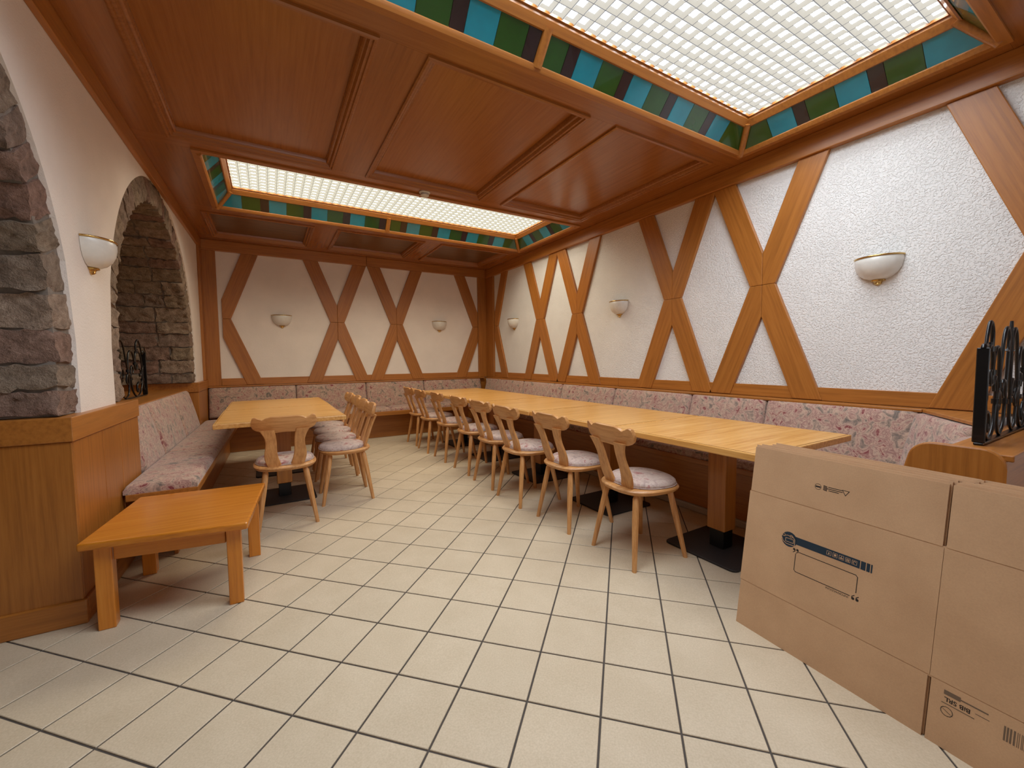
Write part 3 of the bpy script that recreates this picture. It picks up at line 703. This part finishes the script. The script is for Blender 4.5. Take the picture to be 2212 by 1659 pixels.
# ================================================================== TABLES
def make_table(lx, ly):
    t = thing('dining_table', '', 'table')
    hx, hy = lx/2, ly/2
    MB().box(-hx, hx, -hy, hy, 0.698, 0.7335).build('table_top', 'table_oak_y', t, 0.005, 2)
    MB().box(-hx+0.014, hx-0.014, -hy+0.014, hy-0.014, 0.7336, 0.7350).build('veneer_field', 'table_oak_x', t, 0.0006)
    mb = MB(); a, b_ = 0.0145, 0.0118
    mb.loft([[(-hx+d, -hy+d, z), (hx-d, -hy+d, z), (hx-d, hy-d, z), (-hx+d, hy-d, z)] for d, z in ((b_, 0.7336), (b_, 0.7340), (a, 0.7340), (a, 0.7336), (b_, 0.7336))], False, False).build('inlay_line', 'pane_plum', t)
    MB().box(-0.058, 0.058, -0.058, 0.058, 0.125, 0.690).build('pillar', 'oak_z', t, 0.006, 2)
    MB().box(-0.22, 0.22, -0.22, 0.22, 0.676, 0.6975).build('mounting_board', 'oak_x', t, 0.003)
    MB().box(-0.047, 0.047, -0.047, 0.047, 0.0135, 0.1245).build('steel_shoe', 'black_shoe', t, 0.003)
    q = 0.235; c = 0.035
    out = []
    for sx, sy, a0 in ((1, 1, 0), (-1, 1, 90), (-1, -1, 180), (1, -1, 270)):
        out += [(sx*(q-c)+c*math.cos(R_(a0+k*30)), sy*(q-c)+c*math.sin(R_(a0+k*30))) for k in range(4)]
    MB().prism(out, lambda p, q_, tt: (p, q_, tt), 0.0, 0.013).build('base_plate', 'base_metal', t, 0.002)
    return t
tp = make_table(0.935, 0.955)
rows = [((2.382, 1.500), 0.0, 'nearest table of the long row, its corner behind the cardboard'), ((2.372, 2.462), 0.0, 'second nearest table in the long row beside the patterned wall bench'),
        ((2.362, 3.425), 0.0, 'middle table of the long row of five beside the wall bench'), ((2.352, 4.390), 0.0, 'fourth table from the camera in the long row of five'), ((2.345, 5.354), 0.0, 'farthest table of the long row, close to the back wall bench')]
for i, ((x, y), rz_, lab) in enumerate(rows):
    t = tp if i == 0 else copy_tree(tp)
    t.location = (x, y, 0); t.rotation_euler = (0, 0, rz_); t['label'] = lab; t['group'] = 'tables joined along the wall bench'
tl = make_table(0.90, 0.99)
for i, (x, y, lab) in enumerate(((0.080, 4.098, 'near table of the shorter row by the left bench, chair at its end'), (0.075, 5.094, 'far table of the shorter row, reaching towards the back bench'))):
    t = tl if i == 0 else copy_tree(tl)
    t.location = (x, y, 0); t.rotation_euler = (0, 0, R_(0.6)); t['label'] = lab; t['group'] = 'tables of the shorter row'

# ================================================================== CHAIRS
def make_chair():
    t = thing('chair', '', 'chair')
    n = 36
    def outline(a, b_, ex=2.7, dx=0.0):
        pts = []
        for k in range(n):
            w = 2*math.pi*k/n; c, s = math.cos(w), math.sin(w)
            x = a*math.copysign(abs(c)**(2/ex), c); y = b_*math.copysign(abs(s)**(2/ex), s)
            pts.append((x+dx, y*(1.0+0.22*x)))
        return pts
    o_ = lambda i: outline(0.205-i, 0.208-i)
    MB().loft([[(x, y, z) for x, y in o_(i)] for i, z in ((0.040, 0.402), (0.014, 0.409), (0.003, 0.420), (0.0, 0.430), (0.006, 0.438), (0.014, 0.440))]).build('seat', 'beech_x', t, smooth=45)
    p_ = lambda i: outline(0.182-i, 0.192-i, 2.3, 0.022)
    pad = MB().loft([[(x, y, z) for x, y in p_(i)] for i, z in ((0.004, 0.4405), (0.0, 0.450), (0.003, 0.462), (0.016, 0.472), (0.045, 0.479), (0.10, 0.484), (0.15, 0.485))]).build('seat_pad', 'pad_fabric', t, smooth=70)
    MB().tube([(x, y, 0.4445) for x, y in p_(-0.001)+[p_(-0.001)[0]]], 0.0035, 5).build('piping', 'pad_fabric', pad, smooth=60)
    for sx in (-1, 1):
        for sy in (-1, 1):
            top = Vector((sx*0.128-0.005, sy*0.125, 0.412)); ft = Vector((sx*0.195, sy*0.186, 0.0))
            ring = []
            for k, (f, r) in enumerate(((0, 0.013), (0.04, 0.014), (0.06, 0.0185), (0.35, 0.0195), (1.0, 0.0135))):
                c = top.lerp(ft, f); ring.append([(c.x+r*math.cos(2*math.pi*(q+0.5)/8), c.y+r*math.sin(2*math.pi*(q+0.5)/8), c.z) for q in range(8)])
            MB().loft(ring).build('leg', 'beech_z', t, smooth=40)
    # two swelling splats leaning back
    for sy in (-1, 1):
        rings = []; N = 14
        for k in range(N+1):
            f = k/N; z = 0.4405+f*(0.712-0.4405)
            x = -0.150-0.020*math.sin(f*math.pi*0.5)-0.072*f**1.25
            yc = sy*(0.070+0.040*f+0.010*math.sin(f*math.pi*2.0)); hw = 0.044-0.008*math.sin(f*math.pi)+0.004*math.sin(f*2*math.pi)
            th = 0.0105
            rings.append([(x-th, yc-hw+0.004, z), (x-th, yc+hw-0.004, z), (x-th+0.004, yc+hw, z), (x+th-0.004, yc+hw, z), (x+th, yc+hw-0.004, z), (x+th, yc-hw+0.004, z), (x+th-0.004, yc-hw, z), (x-th+0.004, yc-hw, z)])
        MB().loft(rings).build('splat', 'beech_z', t, smooth=40)
    # scalloped crest rail
    ts = [0, .40, .54, .66, .76, .87, .95, 1.0]; zt_ = [.806, .806, .799, .786, .795, .806, .801, .770]; zb_ = [.694, .690, .697, .700, .704, .712, .726, .750]
    N = 44; rings = []
    for k in range(N+1):
        y = -0.203+0.406*k/N; tt = abs(y)/0.203
        a, b_ = interp(ts, zt_, tt), interp(ts, zb_, tt)
        def bx(z): return -0.232-(z-0.69)*0.20+0.030*tt*tt
        th = 0.012; e = min(0.005, (a-b_)*0.3)
        rings.append([(bx(b_)-th+e, y, b_), (bx(b_)-th, y, b_+e), (bx(a)-th, y, a-e), (bx(a)-th+e, y, a), (bx(a)+th-e, y, a), (bx(a)+th, y, a-e), (bx(b_)+th, y, b_+e), (bx(b_)+th-e, y, b_)])
    MB().loft(rings).build('crest_rail', 'beech_y', t, smooth=40)
    return t
ch = make_chair()
RC = [(1.908, 1.735, -5, 'wooden chair nearest the camera on the long table row, full patterned pad in view'), (1.897, 2.335, 0, 'second chair from the camera on the long table row'),
      (1.868, 2.915, 0, 'third chair from the camera on the long table row'), (1.890, 3.436, 1, 'fourth chair from the camera on the long table row'),
      (1.905, 3.975, 0, 'fifth chair from the camera on the long table row'), (1.902, 4.600, -1, 'sixth chair from the camera on the long table row'),
      (1.882, 5.160, 0, 'seventh chair from the camera on the long table row'), (1.890, 5.680, 2, 'farthest chair on the long table row, next to the back bench')]
LC = [(0.080, 3.490, 90, 'wooden chair at the end of the shorter table row, its back to the camera'), (0.540, 3.800, 178, 'nearest of the four chairs along the side of the shorter table row'),
      (0.550, 4.225, 181, 'second of the four chairs along the side of the shorter table row'), (0.572, 4.660, 180, 'third of the four chairs along the side of the shorter table row'),
      (0.570, 5.100, 180, 'farthest of the four chairs along the side of the shorter table row')]
for i, (x, y, a, lab) in enumerate(RC+LC):
    c = ch if i == 0 else copy_tree(ch)
    c.location = (x, y, 0); c.rotation_euler = (0, 0, R_(a)); c['label'] = lab
    c['group'] = 'chairs along the long table row' if i < len(RC) else 'chairs at the shorter table row'

# ================================================================== LOW STOOL TABLE
st = thing('low_table', 'low honey-coloured wooden table with slanted top at the end of the left bench', 'side table', (-0.40, 2.70, 0))
top = [(-0.742, 2.425), (-0.118, 2.325), (-0.050, 3.045), (-0.672, 3.105)]
cx, cy = -0.40, 2.70
MB().prism([(p-cx, q-cy) for p, q in top], lambda p, q, tt: (p, q, tt), 0.376, 0.410).build('table_top', 'stool_wood_x', st, 0.008, 3)
legs = [(-0.665, 2.470), (-0.180, 2.400), (-0.118, 2.930), (-0.618, 2.985)]
for x, y in legs: MB().box(-0.030, 0.030, -0.030, 0.030, 0.0, 0.3755).build('leg', 'stool_wood_z', st, 0.004, 2, loc=(x-cx, y-cy, 0))
for i in range(4):
    a, b_ = Vector((*legs[i], 0)), Vector((*legs[(i+1) % 4], 0)); d = b_-a; L_ = d.length; ang = math.atan2(d.y, d.x)
    MB().box(-L_/2+0.034, L_/2-0.034, -0.010, 0.010, 0.305, 0.3755).build('apron', 'stool_wood_x', st, 0.002, loc=((a.x+b_.x)/2-cx, (a.y+b_.y)/2-cy, 0), rot=(0, 0, ang))

# ================================================================== FLATTENED CARDBOARD BOXES
Bp = Vector((1.764, 1.034, 0.0)); du = Vector((-0.056, -0.63, 0)).normalized(); nh = Vector((-du.y, du.x, 0))
tau = R_(7.9); ev = Vector((0, 0, 1))*math.cos(tau)+nh*math.sin(tau); nn = du.cross(ev).normalized()
if nn.dot(Vector((-1, 0, 0))) < 0: nn = -nn             # towards the camera
def card_frame(obj, off):
    p = Bp+du*off[0]+ev*off[1]-nn*off[2]
    obj.matrix_world = Matrix(((du.x, ev.x, nn.x, p.x), (du.y, ev.y, nn.y, p.y), (du.z, ev.z, nn.z, p.z), (0, 0, 0, 1)))
HV, C1, C2, U1, U2 = 0.789, 0.192, 0.592, 0.635, 1.035
def flat_box(label, off, more=0.0):
    HV = 0.789+more
    t = thing('flattened_box', label, 'cardboard box', group='flattened cardboard boxes')
    card_frame(t, off)
    th = 0.0072; s = 0.0045
    def MBx(nm, u0, u1, v0, v1):
        # two plies pressed together; the cut edges carry overhead light in their pale colour
        hu, hv = (u1-u0)/2, (v1-v0)/2; mb = MB()
        for z0, z1 in ((0.0, 0.0032), (0.0042, th)):
            for q0, q1, mi, i in ((z0, z0+0.0006, 0, 0.0), (z0+0.0006, z1-0.0006, 1, 0.0003), (z1-0.0006, z1, 0, 0.0)): mb.box(-hu+i, hu-i, -hv+i, hv-i, q0, q1, mi)
        mb.box(-hu+0.002, hu-0.002, -hv+0.003, hv-0.003, 0.003, 0.0044)
        return mb.build(nm, ['cardboard', 'cut_edge'], t, 0.0, loc=((u0+u1)/2, (v0+v1)/2, 0))
    cz = 0.0014
    MBx('body_panel', 0.0, U1-0.0006, C1+cz, C2-cz); MBx('body_panel', U1+0.0006, U2, C1+cz, C2-cz)
    for v0, v1 in ((0.0, C1-cz), (C2+cz, HV)):
        MBx('flap', 0.004, U1-s, v0, v1); MBx('flap', U1+s, U2-0.004, v0, v1)
    MB().box(0.003, U2-0.003, C1-0.004, C1+0.004, 0.0018, 0.0058).build('crease', 'cardboard', t); MB().box(0.003, U2-0.003, C2-0.004, C2+0.004, 0.0018, 0.0058).build('crease', 'cardboard', t)
    return t, th
labels = ['front flattened cardboard box with navy print, leaning on the near table', 'second flattened box in the leaning cardboard stack, just behind the printed one',
          'third flattened box in the leaning cardboard stack', 'fourth flattened box in the leaning cardboard stack, touching the table corner',
          'fifth flattened box in the leaning cardboard stack', 'sixth flattened box in the leaning cardboard stack', 'seventh flattened box in the leaning cardboard stack', 'eighth flattened box in the leaning cardboard stack', 'rearmost flattened box in the leaning cardboard stack']
offs = [(0, 0, 0.0072), (0.004, 0.003, 0.0152), (-0.006, 0.0005, 0.0232), (0.010, 0.002, 0.0312), (0.042, 0.001, 0.0396), (0.050, 0.003, 0.0480), (0.040, 0.0, 0.0566), (0.055, 0.002, 0.0650), (0.046, 0.001, 0.0736)]
for i in range(8, 0, -1): flat_box(labels[i], offs[i], (0, .005, .008, .012, .014, .018, .020, .024, .026)[i])
fb, th = flat_box(labels[0], offs[0])
# printed marks: thin ink films on the front sheet
ZI = th+0.0003
def ink(mb, name, mat): return mb.build(name, mat, fb)
def rect(mb, u0, u1, v0, v1, rot=0.0, about=None, z=0.0):
    q = [(u0, v0), (u1, v0), (u1, v1), (u0, v1)]
    if rot:
        c = about or ((u0+u1)/2, (v0+v1)/2); q = [(c[0]+(a-c[0])*math.cos(rot)-(b_-c[1])*math.sin(rot), c[1]+(a-c[0])*math.sin(rot)+(b_-c[1])*math.cos(rot)) for a, b_ in q]
    mb.add([(a, b_, ZI+z) for a, b_ in q], [(0, 1, 2, 3)]); return mb
def disc(mb, u, v, r, z=0.0, n=20, sx=1.0): mb.add([(u+sx*r*math.cos(2*math.pi*k/n), v+r*math.sin(2*math.pi*k/n), ZI+z) for k in range(n)], [tuple(range(n))]); return mb
def line(mb, pts, w, z=0.0):
    for (a, b_), (c, d) in zip(pts, pts[1:]):
        dx, dy = c-a, d-b_; L_ = math.hypot(dx, dy) or 1e-6; px_, py_ = -dy/L_*w/2, dx/L_*w/2; ex, ey = dx/L_*w/2, dy/L_*w/2
        mb.add([(a-px_-ex, b_-py_-ey, ZI+z), (c-px_+ex, d-py_+ey, ZI+z), (c+px_+ex, d+py_+ey, ZI+z), (a+px_-ex, b_+py_-ey, ZI+z)], [(0, 1, 2, 3)])
    return mb
def text(body, u, v, size, mat, name, parent=None, bold=0.0):
    cv = bpy.data.curves.new(name, 'FONT'); cv.body = body; cv.size = size; cv.align_x = 'CENTER'; cv.align_y = 'CENTER'; cv.offset = bold; cv.resolution_u = 3
    tmp = bpy.data.objects.new(name, cv); C.objects.link(tmp)
    bpy.context.view_layer.update()
    me = bpy.data.meshes.new_from_object(tmp.evaluated_get(bpy.context.evaluated_depsgraph_get())); bpy.data.objects.remove(tmp)
    o = link(name, me, mat, parent or fb, (u, v, ZI), (0, 0, math.pi)); return o
mb = MB(); disc(mb, 0.186, 0.441, 0.030); rect(mb, 0.190, 0.4285, 0.4305, 0.4600); rect(mb, 0.4310, 0.4455, 0.4305, 0.4600); rect(mb, 0.4480, 0.4580, 0.4305, 0.4600); rect(mb, 0.4605, 0.4650, 0.4305, 0.4600)
ink(mb, 'printed_band', 'ink_navy')
mb = MB()
for k in range(5):
    u = 0.330+k*0.0205; v = 0.4452; a = 0.0072
    mb = MB(); line(mb, [(u-a, v-a), (u+a, v-a), (u+a, v+a), (u-a, v+a), (u-a, v-a)], 0.0011, 0.0002)
    if k == 0: mb.add([(u-0.003, v-0.004, ZI+0.0002), (u+0.003, v-0.004, ZI+0.0002), (u, v+0.005, ZI+0.0002)], [(0, 1, 2)])
    elif k == 1: disc(mb, u, v, 0.0042, 0.0002)
    elif k == 2: rect(mb, u-0.005, u+0.005, v-0.004, v-0.0005, z=0.0002); rect(mb, u-0.001, u+0.001, v, v+0.005, z=0.0002)
    elif k == 3: rect(mb, u-0.004, u-0.001, v-0.005, v+0.004, z=0.0002); rect(mb, u+0.001, u+0.004, v-0.005, v+0.004, z=0.0002)
    else: line(mb, arc((u, v), 0.004, 0.6, 4.2, 8), 0.002, 0.0002)
    ink(mb, 'printed_icon', 'cardboard')
mb = MB()
# upside-down van: pale outlines over the disc, with its lettered side
line(mb, [(0.157, 0.440), (0.163, 0.428), (0.176, 0.421), (0.205, 0.421), (0.214, 0.412)], 0.0022, 0.0002)
line(mb, [(0.150, 0.452), (0.163, 0.448), (0.176, 0.455), (0.199, 0.455), (0.207, 0.446), (0.208, 0.421)], 0.0022, 0.0002)
line(mb, [(0.172, 0.430), (0.203, 0.430), (0.203, 0.444), (0.172, 0.444), (0.172, 0.430)], 0.0018, 0.0002)
for u, v in ((0.164, 0.453), (0.193, 0.454)): line(mb, arc((u, v), 0.0052, 0, 2*math.pi, 12), 0.0020, 0.0004)
ink(mb, 'printed_van', 'cardboard')
mb = MB()
line(mb, [(0.228, 0.404), (0.420, 0.404), (0.426, 0.398), (0.426, 0.343)], 0.0026); line(mb, [(0.216, 0.394), (0.216, 0.330), (0.222, 0.324), (0.408, 0.324)], 0.0026)
for u, v, s in ((0.209, 0.407, 1), (0.221, 0.407, 1), (0.419, 0.322, -1), (0.432, 0.322, -1)):
    disc(mb, u, v+0.003*s, 0.0048); line(mb, [(u+0.0035*s, v+0.002*s), (u+0.003*s, v-0.004*s), (u-0.003*s, v-0.009*s)], 0.0026)
ink(mb, 'printed_box', 'ink_black')
text('INFORMAZIONI', 0.368, 0.3165, 0.0105, 'ink_black', 'printed_lettering')
mb = MB()
line(mb, arc((0.268, 0.681), 0.011, 0, 2*math.pi, 16), 0.0014); line(mb, [(0.262, 0.681), (0.274, 0.681)], 0.006)
for k in range(4): line(mb, [(0.288, 0.690-k*0.005), (0.298, 0.688-k*0.005)], 0.0034)
for k, (a, b_) in enumerate(((0.304, 0.348), (0.300, 0.350), (0.306, 0.338))): line(mb, [(a, 0.688-k*0.0065), (b_, 0.688-k*0.0065)], 0.0026)
line(mb, [(0.350, 0.690), (0.372, 0.690), (0.361, 0.672), (0.350, 0.690)], 0.0020)
ink(mb, 'printed_marks', 'ink_black')
text('BiB SRL', 0.700, 0.1475, 0.0175, 'ink_black', 'printed_lettering', bold=0.0004)
mb = MB(); rect(mb, 0.670, 0.706, 0.160, 0.173); line(mb, [(0.708, 0.166), (0.760, 0.166)], 0.004); line(mb, [(0.668, 0.134), (0.735, 0.134)], 0.0025); line(mb, [(0.738, 0.150), (0.764, 0.150)], 0.002)
line(mb, arc((0.680, 0.112), 0.013, 0, 2*math.pi, 14), 0.0022); line(mb, [(0.672, 0.116), (0.688, 0.108)], 0.002)
ink(mb, 'printed_address', 'ink_grey'); mb = MB()
rb_ = random.Random(5); u = 0.792
while u < 0.90:
    w = rb_.choice((0.0012, 0.0024, 0.0036)); rect(mb, u, u+w, 0.120, 0.160); u += w+rb_.choice((0.0012, 0.002, 0.003))
ink(mb, 'printed_barcode', 'ink_grey')

# ================================================================== WROUGHT IRON SCREENS
def smooth_path(pts, n=6):
    out = []
    P = [pts[0]]+list(pts)+[pts[-1]]
    for i in range(1, len(P)-2):
        p0, p1, p2, p3 = (Vector(P[i-1]), Vector(P[i]), Vector(P[i+1]), Vector(P[i+2]))
        for k in range(n):
            t_ = k/n; out.append(0.5*((2*p1)+(-p0+p2)*t_+(2*p0-5*p1+4*p2-p3)*t_*t_+(-p0+3*p1-3*p2+p3)*t_**3))
    out.append(Vector(P[-2])); return out
def spiral(cx, cz, r, a0, turns, n=16): return [(cx+r*(1-0.72*k/n)*math.cos(a0+turns*2*math.pi*k/n), cz+r*(1-0.72*k/n)*math.sin(a0+turns*2*math.pi*k/n)) for k in range(n+1)]
def iron_screen(name, label, L, to3, parent_loc, rz_):
    """half a screen drawn in (along, up); mirrored about its middle"""
    t = thing(name, label, 'iron screen', parent_loc, rz_)
    T3 = lambda p: (p[0], 0.0, p[1])
    MB().box(0, L, -0.014, 0.014, 0.0, 0.010).build('base_bar', 'iron', t, 0.002)
    for sgn in (0, 1):
        X = (lambda x: x) if sgn == 0 else (lambda x: L-x)
        xs = sorted((X(0.0), X(0.011)))
        MB().box(xs[0], xs[1], -0.019, 0.019, 0.010, 0.405).build('end_bar', 'iron', t, 0.003)
        cp = [T3((X(a), b_)) for a, b_ in ((0.005, 0.402), (0.012, 0.412), (0.030, 0.414), (0.040, 0.402), (0.036, 0.390))]
        MB().tube(smooth_path(cp), 0.010, 8).build('curl', 'iron', t, smooth=60)
        k = L/2
        S = [  # scrolls of one half (fractions of the half length, metres up)
            [(0.06, 0.36), (0.12, 0.44), (0.20, 0.485), (0.28, 0.45), (0.29, 0.385), (0.245, 0.375), (0.235, 0.405)],
            [(0.10, 0.30), (0.14, 0.36), (0.24, 0.392), (0.33, 0.36), (0.36, 0.28), (0.335, 0.235), (0.285, 0.240), (0.28, 0.285), (0.31, 0.29)],
            [(0.10, 0.30), (0.09, 0.20), (0.12, 0.10), (0.22, 0.028), (0.36, 0.012), (0.48, 0.06), (0.53, 0.15), (0.52, 0.235), (0.47, 0.265), (0.43, 0.235), (0.45, 0.205)],
            [(0.015, 0.265), (0.07, 0.235), (0.085, 0.16), (0.06, 0.08), (0.015, 0.05)],
            [(0.095, 0.145), (0.16, 0.118), (0.25, 0.125), (0.31, 0.100), (0.32, 0.055), (0.275, 0.045), (0.265, 0.075)],
            [(0.20, 0.235), (0.155, 0.225), (0.15, 0.185), (0.19, 0.175), (0.20, 0.20)],
            [(0.38, 0.30), (0.43, 0.37), (0.53, 0.385), (0.60, 0.33), (0.62, 0.22), (0.60, 0.12), (0.64, 0.04), (0.74, 0.012)],
            [(0.62, 0.22), (0.68, 0.33), (0.74, 0.43), (0.84, 0.47), (0.92, 0.43), (0.91, 0.375), (0.86, 0.375)],
            [(0.74, 0.012), (0.86, 0.05), (0.90, 0.14), (0.86, 0.23), (0.79, 0.24), (0.77, 0.19), (0.81, 0.17)],
            [(0.90, 0.14), (0.93, 0.28), (0.96, 0.40), (1.0, 0.50)],
            [(0.53, 0.15), (0.58, 0.20), (0.66, 0.19), (0.68, 0.14), (0.645, 0.12)]]
        for pts in S: MB().tube(smooth_path([T3((X(a*k), b_*1.06)) for a, b_ in pts], 5), lambda f: 0.0078-0.0018*abs(2*f-1), 7).build('scroll', 'iron', t, smooth=60)
        for a, b_ in ((0.095, 0.15), (0.53, 0.17), (0.28, 0.40), (0.62, 0.24), (0.90, 0.16), (0.36, 0.30)):
            MB().tube([T3((X(a*k), b_-0.011)), T3((X(a*k), b_)), T3((X(a*k), b_+0.011))], 0.0135, 8).build('collar', 'iron', t, smooth=60)
    return t
iron_screen('iron_screen', 'black wrought iron scroll screen on the bench divider at the right edge', 0.885, None, (2.530, 0.478, 0.8075), 0.0)
iron_screen('iron_screen', 'black wrought iron scroll screen on the ledge inside the far stone arch', 1.56, None, (-0.80-0.26+math.sin(LA)*1.05, 2.5+1.05, 0.8745), R_(90)-LA)
